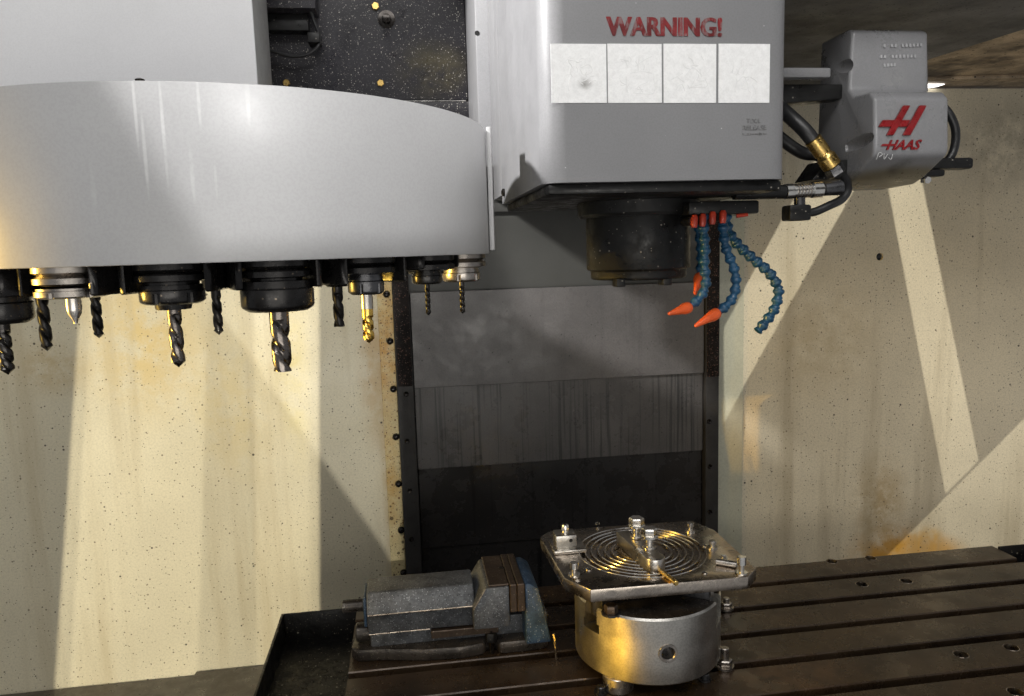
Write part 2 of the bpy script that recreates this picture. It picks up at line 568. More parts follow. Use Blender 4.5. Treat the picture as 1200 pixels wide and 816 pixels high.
# ------------------------------------------------------------------ added spots in unseen boxes, openings cut to shape their light (outside the frame)
def gobo_lamp(L, Yp, polys, power, color, label, rho=.0014, Yt=YW):
    """spot at L in a housing whose front sheet at y = Yp has openings that let light fall on areas polys of the plane y = Yt"""
    L = Vector(L)
    Q = []
    for poly in polys:
        q = []
        for pt in poly:     # a pixel on the plane y = Yt, or a point in space
            w = aY(pt[0], pt[1], Yt) if len(pt) == 2 else Vector(pt)
            q.append(L+(w-L)*((Yp-L.y)/(w.y-L.y)))
        Q.append(q)
    allp = [p for q in Q for p in q]+[L]
    g = .025
    x0, x1 = min(p.x for p in allp)-g, max(p.x for p in allp)+g
    z0, z1 = min(p.z for p in allp)-g, max(p.z for p in allp)+g
    yb = L.y-.03
    t = thing('gobo_box', ((x0+x1)/2, Yp, z0), label, 'light gap')
    o = obj('front_sheet', box(nb(), x0, x1, Yp-.001, Yp+.001, z0, z1), m_black, t)
    cut(o, [prism(nb(), [(p.x, p.z) for p in q], 'y', Yp-.02, Yp+.02) for q in Q])
    bm = nb()
    for q in ((x0, x0+.001, yb, Yp-.001, z0, z1), (x1-.001, x1, yb, Yp-.001, z0, z1), (x0+.001, x1-.001, yb, Yp-.001, z0, z0+.001),
              (x0+.001, x1-.001, yb, Yp-.001, z1-.001, z1), (x0+.001, x1-.001, yb, yb+.001, z0+.001, z1-.001)):
        box(bm, *q)
    obj('housing', bm, m_black, t)
    lamp('gobo_light', 'SPOT', L, ((x0+x1)/2, Yp, (z0+z1)/2), power, color, rho, cone=175, blend=0)


WARM = (1, .91, .70)
gobo_lamp((-.45, .05, .10), .35, [[(97, 300), (374, 300), (375, 812), (62, 830)]], 64, WARM, 'added black light box with one wide opening low beside the door')
gobo_lamp((-.95, .05, .12), .35, [[(109, 300), (246, 300), (232, 830), (80, 830)], [(296, 300), (364, 300), (365, 830), (300, 830)]],
          20, WARM, 'added black light box with two tall openings low at the left')
gobo_lamp((-.28, .10, .22), .30, [[(232, 330), (470, 330), (474, 690), (448, 640)]], 25, (1, .97, .90), 'added black light box with a slanted opening below the door sill')
gobo_lamp((1.15, -.2, 1.15), .35, [[(959, 180), (1025, 180), (846, 498), (846, 386)], [(1036, 195), (1077, 195), (1147, 541), (1108, 580)], [(1260, 430), (1260, 700), (990, 700)]],
          80, (1, .95, .82), 'added black light box with slanted openings high at the right')
gobo_lamp((.45, -.30, 1.0), .1, [[(955, 30), (1105, 30), (1105, 215), (955, 215)]], 13, (1, .98, .96), 'added black light box with a small square opening above the door', Yt=.93, rho=.01)
def shr(t, z):
    return (-.218+.330*math.sin(rad(t)), 1.03-.330*math.cos(rad(t)), z)


gobo_lamp((.30, -.30, 1.30), .12, [[shr(-5, .765), shr(1, .69), shr(8, .607), shr(20, .607), shr(40, .607), shr(60, .607), shr(79, .607), shr(79, .765), shr(60, .765), shr(40, .765), shr(20, .765), shr(5, .765)]],
          52, (1, .98, .96), 'added black light box with one curved opening above the door', rho=.010)
gobo_lamp((-.55, .30, -.06), .42, [[(.165, 1.003, .024), (.395, 1.003, .024), (.395, 1.003, .106), (.165, 1.003, .108)]],
          165, (1, .56, .06), 'added black light box for amber light with a narrow opening low by the door', rho=.014)

# canopy: dark panel and rusty panel overhead at the right
cn = thing('canopy_panel', (.75, 1.3, .94), 'dark speckled canopy panel above the grey motor housing', 'panel')
bm = nb()
prism(bm, [(.36, .9), (1.052, .9), (.958, YW+.03), (.36, YW+.03)], 'z', .933, 1.5)
obj('sheet', bev(bm, .002), m_ceil, cn)
rp = thing('canopy_panel', (1.5, 1.3, .94), 'rusty brown overhead panel along the top of the right cream wall', 'panel')
bm = nb()
prism(bm, [(1.055, .9), (2.1, .9), (2.1, YW+.03), (.961, YW+.03)], 'z', .936, 1.5)
obj('sheet', bev(bm, .002), m_rustpanel, rp)
bm = nb()
prism(bm, [(1.02, 1.51), (2.1, 1.40), (2.1, 1.418), (1.02, 1.528)], 'z', .928, .936)
obj('rib', bev(bm, .002), m_rustpanel, rp)
lp = thing('light_gap', (1.18, 1.57, .93), 'small white glowing wedge for light leaking through the gap at the top of the right wall beside the motor housing', 'light gap')  # emissive wedge added for light leaking in between wall top and canopy
bm = nb()
a, b, c = aY(1076, 92, 1.575), aY(1107, 97, 1.575), aY(1076, 104, 1.575)
prism(bm, [(a.x, a.z), (b.x, b.z), (b.x, b.z-.004), (c.x, c.z)], 'y', 1.575, 1.599)
obj('lens', bm, m_gap, lp)

# ================================================================== column with telescopic way cover
col = thing('way_cover', (.326, YW, -.28), 'dark grey telescopic way cover of overlapping sheets on the machine column', 'cover')
ZP = [.520, .3175, .139, -.041]
for i in range(3):
    z1, z0 = ZP[i]+(.0 if i == 0 else .012), ZP[i+1]
    yy = 1.588+.006*i
    bm = box(nb(), .006, .646, yy, yy+.004, z0, z1)
    bev(bm, .0012, 1)
    obj('panel', bm, m_p[i], col)
obj('backing', box(nb(), -.0295, .6785, 1.6205, 1.64, -.285, 1.3), m_black, col)
obj('base_panel', box(nb(), .006, .646, 1.606, 1.62, -.285, -.03), m_p[2], col)
obj('upper_panel', box(nb(), -.029, .678, 1.602, 1.615, .516, 1.3), m_colplate, col)
p0 = aY(648, 247, 1.59)
obj('upper_lip', bev(box(nb(), -.1, .645, 1.590, 1.5995, p0.z, .70), .0015), m_colplate, col)
for sx, x0, x1 in ((0, -.0295, .0045), (1, .6475, .6785)):
    obj('side_rail', bev(box(nb(), x0, x1, 1.581, 1.615, -.285, .80), .002), m_rail2, col)
    bm = bev(box(nb(), x0+.002, x1-.0015, 1.576, 1.5815, .325 if sx == 0 else .31, .80), .0015)
    obj('rail_wiper', bm, m_rail, col)
for (px, py) in [(477, 517), (480, 575), (482, 632), (476, 462), (831, 494), (832, 547), (832, 600)]:
    p = aY(px, py, 1.581)
    obj('screw', lathe(nb(), [(.0055, 0), (.0055, .002), (.004, .004), (.002, .0035), (0, .003)], (p.x, 1.581, p.z), (0, -1, 0), 14), m_bolt, col)

# black mounting plate behind carousel
pl = thing('mounting_plate', (-.05, 1.5, .86), 'black oily plate peppered with swarf between white cabinet and machine head', 'plate')
zsm = aY(500, 118, 1.5).z
obj('plate', bev(box(nb(), -.42, .134, 1.500, 1.53, zsm+.001, 1.5), .002), m_blkplate, pl)
obj('lower_strip', bev(box(nb(), -.42, .136, 1.503, 1.53, .855, zsm-.0005), .001), m_blkplate, pl)
obj('seam', box(nb(), -.05, .130, 1.5015, 1.51, zsm-.0012, zsm+.0006), m_bright, pl)
for (px, py, r) in [(440, 8, .0075), (446, 98, .007), (336, 98, .007)]:
    p = aY(px, py, 1.5)
    obj('bolt', hexhead(nb(), (p.x, 1.5, p.z), r, .006, (0, -1, 0)), m_brass, pl)
p = aY(453, 23, 1.5)
obj('grease_fitting', lathe(nb(), [(.016, 0), (.016, .003), (.009, .004), (.008, .010), (.004, .011), (0, .011)], (p.x, 1.5, p.z), (0, -1, 0), 20), m_bolt, pl)
a = aY(300, 0, 1.44)
b = aY(370, 10, 1.44)
obj('bracket', bev(box(nb(), a.x, b.x, 1.44, 1.5, b.z, b.z+.2), .003), m_blkplate, pl)
obj('bracket_boss', bev(box(nb(), a.x, aY(362, 38, 1.47).x, 1.47, 1.5, aY(362, 36, 1.47).z, b.z), .003), m_black, pl)
cb = thing('cable_loop', tuple(aY(366, 40, 1.47)), 'thin black cable looping from under the bracket on the black plate', 'cable')
obj('cable', tube(nb(), [aY(362, 8, 1.46), aY(368, 25, 1.465), aY(374, 42, 1.47), aY(372, 55, 1.47), aY(360, 64, 1.47), aY(342, 66, 1.47), aY(322, 61, 1.47), aY(308, 56, 1.47)], .0032, 10), m_rubber, cb)
obj('clip', bev(box(nb(), *(lambda q: (q.x-.011, q.x+.011, 1.462, 1.5, q.z-.009, q.z+.009))(aY(368, 45, 1.47))), .002), m_black, cb)

# white cabinet upper left
ca = thing('cabinet', (-.5, 1.25, .8), 'plain white sheet metal cabinet behind the curved carousel cover', 'cabinet')
obj('body', bev(box(nb(), -1.2, -.215, 1.252, 1.41, .79, 1.6), .003), m_cabside, ca)
obj('front_panel', bev(box(nb(), -1.2, -.212, 1.245, 1.2515, .79, 1.6), .0015), m_white, ca)

# ================================================================== spindle head
HX0, HX1, HY = .1575, .4515, .85
hd = thing('spindle_carriage', (.305, 1.03, .56), 'grey milling machine head with a red warning and white stickers above black spindle', 'machine head')
cov = obj('cover', prism(nb(), rounded(HX0, HX1, HY, 1.215, .027, '1100'), 'z', .674, 1.25), m_head, hd, 25)
obj('side_cover', bev(box(nb(), HX0, HX1, 1.2165, 1.325, .688, 1.25), .001), m_head, hd)
rear = obj('rear_cover', bev(prism(nb(), [(.135, 1.329), (.47, 1.329), (.47, 1.60), (.135, 1.60)], 'z', .745, 1.25), .003), m_head, hd)
obj('screw', lathe(nb(), [(.006, 0), (.006, .003), (.003, .005), (0, .005)], (HX0, 1.185, .690), (-1, 0, 0), 14), m_bolt, hd)
p = aY(559, 39, 1.329)
obj('plug', lathe(nb(), [(.004, 0), (.004, .001), (0, .001)], (p.x, 1.329, p.z), (0, -1, 0), 12), m_black, hd)
obj('base_plate', bev(box(nb(), HX0+.006, HX1-.006, HY+.008, 1.205, .661, .6735), .004), m_black, hd)
obj('mount_ring', lathe(nb(), [(.080, 0), (.083, .004), (.083, .02), (.080, .022)], (.322, 1.03, .6405), n=48), m_black, hd)
obj('spindle_nose', bev(lathe(nb(), [(.03, .000), (.064, .000), (.066, .003), (.066, .012), (.0715, .014), (.0715, .095), (.069, .098)], (.322, 1.03, .556), n=56), .001, 1), m_black, hd)
for dx in (-.042, .022):
    obj('drive_key', bev(box(nb(), .322+dx-.006, .322+dx+.006, .970, .992, .548, .559), .001), m_black, hd)
obj('taper_bore', lathe(nb(), [(.032, 0), (.030, .003), (.022, .003), (.02, .001)], (.322, 1.03, .5545), n=40), m_nutdrk, hd)
# writing and stickers on the front
fy = HY-.0004
a, b = aY(710, 20, HY), aY(846, 43, HY)
text('warning_lettering', 'WARNING!', m_redink, hd, ((a.x+b.x)/2, fy, (a.z+b.z)/2), .0205, b.x-a.x-.0016, bold=.012, fat=.0009)
xs = [(646.5, 710), (712.5, 775), (777.5, 839), (841.5, 902)]
sticks = []
for i, (u0, u1) in enumerate(xs):
    q0, q1 = aY(u0, 121, HY), aY(u1, 52, HY)
    sticks.append(obj('warning_sticker', box(nb(), q0.x, q1.x, HY-.0009, HY-.0001, q0.z, q1.z), m_sticker, hd))


marks = [[[(666, 72), (670, 78), (667, 84), (671, 90)], [(680, 80), (690, 76), (694, 84), (684, 88), (680, 82)]],
         [[(734, 90), (734, 109)], [(742, 109), (766, 109), (766, 90)], [(738, 86), (752, 84), (764, 86)], [(744, 78), (756, 70), (764, 66)]],
         [[(786, 94), (800, 86)], [(802, 90), (812, 80), (822, 88)], [(806, 102), (828, 102), (826, 92)]],
         [[(864, 96), (872, 90), (876, 104), (868, 104)]]]
rp_ = random.Random(21)
for i, st_ in enumerate(sticks):        # what is left of the faded pictograms
    bm = nb()
    x0, x1 = xs[i][0]+16, xs[i][1]-16
    for j in range(16):
        cx, cy = rp_.uniform(x0, x1), rp_.uniform(68, 106)
        an, ln = rp_.uniform(0, 3.14), rp_.uniform(2, 6)
        marks[i].append([(cx-ln*math.cos(an), cy-ln*math.sin(an)), (cx+rp_.uniform(-1.5, 1.5), cy+rp_.uniform(-1.5, 1.5)), (cx+ln*math.cos(an), cy+ln*math.sin(an))])
    for pts in marks[i]:
        tube(bm, [aY(x, y, HY-.00052) for x, y in pts], .00055+.0001*rp_.random(), 8, 4)
    obj('faded_print', bm, m_fade, st_)
q = aY(883, 142, HY)
text('tool_lettering', 'TOOL', m_ink, hd, (q.x, fy, q.z), .0052, .017, bold=.01, depth=.0002)
q = aY(884, 150, HY)
text('release_lettering', 'RELEASE', m_ink, hd, (q.x, fy, q.z), .0052, .029, bold=.01, depth=.0002)
bm = nb()
a, b = aY(870, 157.5, HY), aY(899, 157.5, HY)
prism(bm, [(a.x, a.z-.0009), (a.x+.010, a.z-.0009), (a.x+.010, a.z-.0004), (b.x-.010, a.z-.0004), (b.x-.010, a.z-.0016), (b.x, a.z),
           (b.x-.010, a.z+.0016), (b.x-.010, a.z+.0004), (a.x+.010, a.z+.0004), (a.x+.010, a.z+.0009), (a.x, a.z+.0009)], 'y', fy-.0002, HY)
obj('arrow_mark', bm, m_ink, hd)

# ================================================================== coolant manifold and hoses
mf = thing('coolant_manifold', (.40, .95, .64), 'black coolant manifold with red valve levers under the head', 'manifold')
obj('bar', bev(box(nb(), .36, .455, .935, .985, .638, .655), .003), m_black, mf)
for i, (cx, cy) in enumerate([(597, 270), (635, 265), (680, 255), (727, 250)]):
    p = aY(660+cx/3.886, 190+cy/3.886, .932)
    bm = nb()
    lathe(bm, [(.0035, -.008), (.0045, -.004), (.0045, .005), (.003, .008)], p, (0.05, 0, 1), 12)
    vb = obj('valve_body', cyl(nb(), (p.x, .935, p.z+.001), (p.x, .968, p.z+.001), .0065, n=14, ch=.001), m_black, mf)
    obj('valve_lever', bm, m_red, vb)
p = aY(868, 253, .94)
obj('valve_lever', cyl(nb(), (p.x-.006, .94, p.z), (p.x+.008, .936, p.z+.001), .003, .002, 10), m_red, mf)


def hose(label, pts, Yf, r, nozzle=None, nseg=11):
    P = [aY(660+x/3.886, 190+y/3.886, Yf) for x, y in pts]
    P[0].z = .638
    cur = catmull(P, 10)
    Ls = [0]
    for u, v in zip(cur, cur[1:]):
        Ls.append(Ls[-1]+(v-u).length)
    def at(s):
        s = max(0, min(Ls[-1], s))
        for i in range(len(Ls)-1):
            if s <= Ls[i+1]:
                t = (s-Ls[i])/(Ls[i+1]-Ls[i]+1e-9)
                return cur[i].lerp(cur[i+1], t)
        return cur[-1]
    t = thing('coolant_hose', tuple(P[0]), label, 'hose', 'segmented coolant hoses under the head')
    n = max(3, int(round(Ls[-1]/.0135)))
    for i in range(n):
        s0, s1 = Ls[-1]*i/n, Ls[-1]*(i+1)/n
        a, b = at(s0), at(s1)
        L = (b-a).length
        pr = [(r*.62, -L*.08), (r*.95, L*.02), (r*1.05, L*.18), (r*1.0, L*.34), (r*.70, L*.52), (r*.62, L*.66), (r*.80, L*.80), (r*.86, L*.95), (r*.6, L*1.04)]
        obj('segment', lathe(nb(), pr, a, b-a, 16), m_hose, t, 50)
    if nozzle:
        a = P[-1]
        b = aY(660+nozzle[0]/3.886, 190+nozzle[1]/3.886, Yf-.02)
        L = (b-a).length
        obj('nozzle', lathe(nb(), [(r*.8, -.002), (r*1.1, .001), (r*1.12, L*.22), (r*.85, L*.4), (r*.34, L*.97), (r*.2, L)], a, b-a, 18), m_orange, t)
    return t


hose('blue segmented coolant hose without a nozzle, curving out past the others', [(742, 255), (750, 310), (785, 365), (835, 415), (882, 455), (925, 490), (958, 530), (982, 578), (977, 625), (962, 672), (930, 718), (885, 772)], .965, .0075)
hose('blue segmented coolant hose with orange nozzle between the bare hose and the spindle hoses', [(725, 255), (730, 320), (742, 400), (770, 460), (786, 520), (786, 575), (770, 625), (738, 660), (700, 688)], .945, .0070, (600, 748))
hose('blue segmented coolant hose with orange nozzle, hanging closest to the spindle front', [(640, 255), (640, 320), (648, 390), (642, 470), (652, 540), (642, 590), (612, 630), (572, 662)], .94, .0068, (480, 692))
hose('short blue coolant hose with red nozzle hanging behind the other hoses', [(612, 255), (620, 330), (628, 400), (628, 470), (622, 520)], .985, .0068, (600, 602))

# right hand plumbing
ft = thing('hydraulic_fitting', tuple(aY(945, 224, .93)), 'knurled steel coupling with black elbow below the head corner', 'fitting')
a, b = aY(919, 225, .93), aY(965, 222, .93)
bm = nb()
L = (b-a).length
lathe(bm, [(.0075, 0), (.0098, .001), (.0098, L*.2), (.0085, L*.22), (.0085, L*.66), (.0102, L*.7), (.0102, L*.93), (.007, L)], a, b-a, 24)
obj('coupling', bm, m_bright, ft)
bm = nb()
for i in range(5):
    cyl(bm, a.lerp(b, .28+.08*i), a.lerp(b, .32+.08*i), .0092, n=24)
obj('knurl', bm, m_nutste, ft)
obj('feed_pipe', cyl(nb(), aY(860, 226, .93), a, .009, n=20), m_black, ft)
obj('end_sleeve', cyl(nb(), b, aY(985, 220, .93), .0085, .0098, 20), m_nutdrk, ft)
c0 = aY(937, 232, .93)
obj('stem', cyl(nb(), c0, aY(937, 242, .93), .007, n=16), m_nutdrk, ft)
e0 = aY(934, 248, .93)
obj('elbow', bev(box(nb(), e0.x-.016, e0.x+.014, .918, .942, e0.z-.012, e0.z+.008), .003), m_black, ft)
h1 = thing('rubber_hose', tuple(aY(990, 225, .93)), 'black rubber hose bending from the coupling elbow up under the motor housing', 'hose')
obj('hose', tube(nb(), [aY(944, 250, .93), aY(956, 248, .93), aY(972, 241, .93), aY(986, 234, .935), aY(993, 224, .94), aY(992, 212, .96), aY(985, 200, 1.0)], .0055, 12), m_rubber, h1)
h2 = thing('hydraulic_hose', tuple(aY(945, 165, .95)), 'thick black hose with brass crimped end slanting down beside the head', 'hose')
obj('hose', tube(nb(), [aY(905, 118, 1.0), aY(925, 136, .97), aY(942, 152, .955), aY(955, 168, .95)], .0095, 14), m_rubber, h2)
a, b = aY(952, 163, .95), aY(976, 196, .95)
L = (b-a).length
obj('crimp', lathe(nb(), [(.0095, 0), (.0112, .001), (.0112, L*.5), (.0098, L*.52), (.0105, L*.6), (.0125, L*.65), (.0125, L*.95), (.008, L)], a, b-a, 18), m_brass, h2)
obj('nut', hexhead(nb(), b, .0125, .012, aY(982, 206, .95)-b), m_nutdrk, h2)
h3 = thing('rubber_hose', tuple(aY(935, 180, 1.0)), 'black rubber hose passing behind the brass crimped hose', 'hose')
obj('hose', tube(nb(), [aY(900, 150, 1.01), aY(925, 170, 1.0), aY(942, 180, 1.0), aY(958, 182, 1.0), aY(975, 190, 1.02)], .0085, 12), m_rubber, h3)
h4 = thing('valve_block', tuple(aY(955, 200, 1.0)), 'black oily valve block behind the steel coupling', 'block')
a, b = aY(938, 214, 1.0), aY(985, 190, 1.0)
obj('block', bev(prism(nb(), [(a.x, a.z), (b.x, a.z), (b.x, b.z), (a.x+.02, b.z)], 'y', .97, 1.02), .003), m_black, h4)

# ================================================================== motor housing with emblem
MX = .596
mo = thing('motor_housing', (.64, 1.0, .68), 'grey moulded motor housing with a red slanted letter emblem', 'motor housing')
prof = [(1.05, .672), (1.05, .880), (.984, .880), (.972, .874), (.970, .800), (.960, .789), (.924, .787), (.914, .777), (.910, .712), (.914, .704), (.955, .681), (.975, .674)]
bm = nb()
prism(bm, prof, 'x', MX, .700)
# narrower top, chamfered on its left
for v in bm.verts:
    if v.co.z > .86 and v.co.x < .65:
        v.co.x += .004
    if v.co.z > .795 and v.co.x > .65:
        v.co.x += .010
bev(bm, .010, 4, 25)
mb = obj('shell', bm, m_motor, mo, 60)
nt = aY(1038, 44, .975)
cut(mb, [cyl(nb(), (nt.x, .93, .883), (nt.x, 1.1, .883), .0055, n=16),
         lathe(nb(), [(0, -.030), (.006, -.027), (.010, -.01), (.010, .01), (.006, .027), (0, .030)], (MX-.003, .985, .833), (0, 1, .12), 20),
         lathe(nb(), [(0, -.034), (.006, -.030), (.009, -.01), (.009, .01), (.006, .030), (0, .034)], (MX-.002, .945, .727), (0, 1, -.1), 20)])
# emblem
ME = .910


def mp(px, py, Y=ME):
    q = aY(px, py, Y)
    return (q.x, q.z)


for pts in ([(1058, 124), (1066, 124), (1046, 159), (1038, 159)], [(1077, 124), (1085, 124), (1066, 159), (1057, 159)],
            [(1034, 141), (1066, 141), (1062, 149), (1029, 149)]):
    obj('emblem_bar', bev(prism(nb(), [mp(*p) for p in pts], 'y', ME-(.0022 if pts[0][0] > 1040 else .0016), ME+.001), .0005, 1), m_logored, mo)
a, b = mp(1033, 176), mp(1083, 164)
text('emblem_lettering', 'HAAS', m_logored, mo, ((a[0]+b[0])/2+.001, ME-.0006, (a[1]+b[1])/2), .0125, .049, shear=.45, bold=.015, depth=.0012)
obj('emblem_bar', prism(nb(), [mp(*p) for p in [(1034, 169), (1050, 169), (1049, 171.5), (1032, 171.5)]], 'y', ME-.0013, ME+.001), m_logored, mo)
# scratched pencil mark and embossed lines (illegible in the photograph)
for pts in ([(1027, 187), (1030, 179), (1034, 181), (1030, 184)], [(1036, 180), (1036, 187), (1040, 181)], [(1041, 185), (1044, 187), (1046, 181)]):
    obj('pencil_mark', tube(nb(), [(*mp(x, y)[:1], ME-.0002, mp(x, y)[1]) for x, y in pts], .0004, 5, 3), m_pale, mo)
for (y0, x0, x1, n) in ((54, 1034, 1081, 11), (67, 1030, 1074, 10), (77, 1034, 1050, 4)):
    for i in range(n):
        u = x0+(x1-x0)*(i+.5)/n
        if random.random() < .15:
            continue
        c0 = aY(u, y0-1.0*i/n, .971)
        bm = box(nb(), c0.x-.0016, c0.x+.0012, .9695, .973, c0.z-.0019, c0.z+.0019)
        obj('embossed_mark', bm, m_dust, mo)
br = thing('bracket_arm', (.53, .99, .80), 'flat grey bracket arm joining the head and the motor housing', 'bracket')
a, b = aY(918, 92, .97), aY(972, 80, .97)
obj('arm', bev(box(nb(), .445, b.x, .965, .985, a.z, b.z), .003), m_motor, br)
obj('dark_web', bev(prism(nb(), [(.445, a.z-.003), (.60, a.z-.003), (.60, a.z-.022), (.52, a.z-.028), (.49, a.z-.034), (.445, a.z-.015)], 'y', .99, 1.02), .002), m_black, br)
cbl = thing('motor_cable', tuple(aY(1112, 160, 1.0)), 'dark cable bowing out on the far side of the motor housing', 'cable')
obj('cable', tube(nb(), [aY(1085, 118, 1.03), aY(1100, 122, 1.01), aY(1113, 135, 1.0), aY(1120, 155, 1.0), aY(1117, 178, 1.0), aY(1106, 192, 1.0), aY(1090, 198, 1.0)], .0058, 12), m_rubber, cbl)
mk = thing('motor_bracket', tuple(aY(1105, 198, 1.0)), 'black bracket with bright bolt below the motor housing cable', 'bracket')
a, b = aY(1080, 205, 1.0), aY(1133, 186, 1.0)
obj('plate', bev(box(nb(), a.x-.02, b.x, .985, 1.01, a.z+.006, b.z), .004), m_black, mk)
obj('lower_plate', bev(box(nb(), a.x-.03, a.x+.022, .98, 1.005, a.z-.004, a.z+.0055), .003), m_black, mk)
p = aY(1085, 210, .98)
obj('bolt', hexhead(nb(), (p.x, .985, p.z), .006, .010, (0, -1, -.2)), m_bright, mk)

# ================================================================== tool carousel
CX, CY, RS, ZB, ZT = -.218, 1.03, .330, .597, .752
cr = thing('tool_carousel', (CX, CY, .57), 'round tool carousel behind a curved light grey cover with drip marks', 'tool carousel')


def arcwall(bm, r0, r1, a0, a1, z0, z1, n):
    ring = []
    for i in range(n+1):
        t = rad(a0+(a1-a0)*i/n)
        s, c = math.sin(t), -math.cos(t)
        ring.append([bm.verts.new((CX+s*r, CY+c*r, z)) for r, z in ((r0, z0), (r1, z0), (r1, z1), (r0, z1))])
    for a, b in zip(ring, ring[1:]):
        for i in range(4):
            bm.faces.new((a[i], a[(i+1) % 4], b[(i+1) % 4], b[i]))
    bm.faces.new(ring[0])
    bm.faces.new(ring[-1][::-1])
    bmesh.ops.recalc_face_normals(bm, faces=bm.faces)
    return bm


bm = arcwall(nb(), RS-.004, RS, -120, 81, ZB, ZT, 96)
obj('cover', bev(bm, .0012, 2, 50), m_shroud, cr)
bm = arcwall(nb(), RS+.0012, RS+.0075, 79.5, 87, ZB+.004, ZT+.003, 8)
obj('cover_lip', bev(bm, .0015, 2, 50), m_shroud, cr)
bm = nb()
lathe(bm, [(.05, 0), (RS-.011, 0), (RS-.011, .003), (.05, .003)], (CX, CY, ZT-.012), n=96)
obj('cover_top', bm, m_shroud, cr)
bm = nb()
lathe(bm, [(.03, 0), (.262, 0), (.265, .003), (.265, .018), (.262, .021), (.03, .021)], (CX, CY, .6005), n=80)
obj('disc', bm, m_nutblk, cr)
obj('hub', lathe(nb(), [(.07, 0), (.075, .004), (.075, .155), (.03, .16)], (CX, CY, .59), n=40), m_black, cr)
RT = .295
OFF = .8
for i in range(20):
    t = rad(i*18+OFF)
    c, s = math.cos(t), math.sin(t)
    if i in (4, 5):
        continue
    zq = .583 if i == 3 else .571
    bm = nb()
    for k in (-1, 1):       # two fingers of the pocket fork
        pts = [(-.065, k*.010), (-.065, k*.040), (-.010, k*.042), (.018, k*.040), (.022, k*.034), (.004, k*.031), (-.030, k*.028)]
        if k < 0:
            pts = pts[::-1]
        w = [(CX+(RT+u)*s+v*c, CY-(RT+u)*c+v*s) for u, v in pts]
        prism(bm, w, 'z', zq, .5995)
    obj('pocket', bev(bm, .0015, 1), m_nutblk, cr)
p = aY(172, 95, .70)
obj('cover_screw', lathe(nb(), [(.004, 0), (.004, .002), (.002, .003), (0, .003)], (CX+.001, CY-RS+.006, ZT), (0, 0, 1), 12), m_bolt, cr)


def drill(bm, c, r, L, z1, turns=2.2, point=True, flute=.42, n=20, straight=.22):
    """twist drill hanging down from (c, z1), length L"""
    m = 36
    rings = []
    tip = r*.9 if point else 0
    for i in range(m+1):
        h = (L-tip)*i/m
        fl = 0 if h < straight*L else flute
        ring = []
        for k in range(n):
            t = 2*math.pi*k/n
            a = t-2*math.pi*turns*h/L
            d = max(0, math.cos(2*a))**1.5
            rr = r*(1-fl*d)
            ring.append(bm.verts.new((c[0]+rr*math.cos(t), c[1]+rr*math.sin(t), z1-h)))
        rings.append(ring)
    for a, b in zip(rings, rings[1:]):
        for k in range(n):
            bm.faces.new((a[k], b[k], b[(k+1) % n], a[(k+1) % n]))
    bm.faces.new(rings[0])
    if point:
        v = bm.verts.new((c[0], c[1], z1-L))
        for k in range(n):
            bm.faces.new((rings[-1][k], v, rings[-1][(k+1) % n]))
    else:
        bm.faces.new(rings[-1][::-1])
    bmesh.ops.recalc_face_normals(bm, faces=bm.faces)
    return bm


def nut(c, r, z0, z1, slots, m, parent, name='collet_nut'):
    bm = nb()
    h = z1-z0
    lathe(bm, [(r*.62, 0), (r*.82, 0), (r*.97, h*.12), (r, h*.2), (r, h*.72), (r*.94, h*.78), (r*.94, h)], (c[0], c[1], z0), n=48)
    o = obj(name, bm, m, parent)
    if slots:
        base = Vector((0, 0, 0))
        cs = []
        for i in range(slots):
            t = 2*math.pi*i/slots+.3
            q = Vector((c[0]+math.cos(t)*r*1.03, c[1]+math.sin(t)*r*1.03, 0))-base
            cs.append(cyl(nb(), (q.x, q.y, z0-base.z-.01), (q.x, q.y, z0-base.z+h*.6), r*.13, n=10))
        bmc = nb()
        for b_ in cs:
            me = bpy.data.meshes.new('t')
            b_.to_mesh(me)
            b_.free()
            bmc.from_mesh(me)
        cut(o, [bmc])
    return o


def tool(theta, label, nutr, nb_y, dr, tip_y, mn, md, slots=0, point=True, nose=None, turns=2.2, shank=None, cone=False, tilt=0):
    t = rad(theta)
    c = (CX+RT*math.sin(t), CY-RT*math.cos(t))
    # height of a pixel row at this depth (column of the tool's own pixel)
    d = Vector((c[0], c[1], .56-CAMZ))
    px = 600+FOC*d.dot(Rv)/d.dot(Fv)
    zb = aY(px, nb_y, c[1]).z
    zt = aY(px, tip_y, c[1]).z
    o = thing('tool_holder', (c[0], c[1], zt), label, 'cutting tool', 'cutting tools hanging from the carousel')
    obj('holder_flange', lathe(nb(), [(.022, 0), (.0315, .002), (.0315, .007), (.027, .0095), (.0315, .012), (.0315, .017), (.022, .019)], (c[0], c[1], .580), n=40), m_nutblk if mn is not m_nutste else m_nutste, o)
    obj('holder_taper', cyl(nb(), (c[0], c[1], .598), (c[0], c[1], .655), .022, .014, 28), m_nutdrk, o)
    obj('holder_body', cyl(nb(), (c[0], c[1], min(.5805, zb+.012)), (c[0], c[1], .581), min(.024, nutr*.9), n=32), mn, o)
    nut(c, nutr, zb, min(.578, zb+max(.022, nutr*.95)), slots, mn, o)
    z1 = zb+.004
    if nose:
        obj('collet', cyl(nb(), (c[0], c[1], zb-nose[1]), (c[0], c[1], zb+.002), nose[0]*.9, nose[0], 24), mn, o)
    if cone:
        L = z1-zt
        obj('cutter', lathe(nb(), [(0, 0), (dr*.25, .0005), (dr*.3, .003), (dr*.9, L*.35), (dr, L*.5), (dr, L)], (c[0], c[1], zt), n=24), md, o)
    else:
        if shank:
            zs = aY(px, shank, c[1]).z
            obj('shank', cyl(nb(), (c[0], c[1], zs), (c[0], c[1], z1), dr*1.08, n=20), m_steel, o)
            z1 = zs+.001
        obj('cutter', drill(nb(), c, dr, z1-zt, z1, turns, point), md, o, 40)
    return o


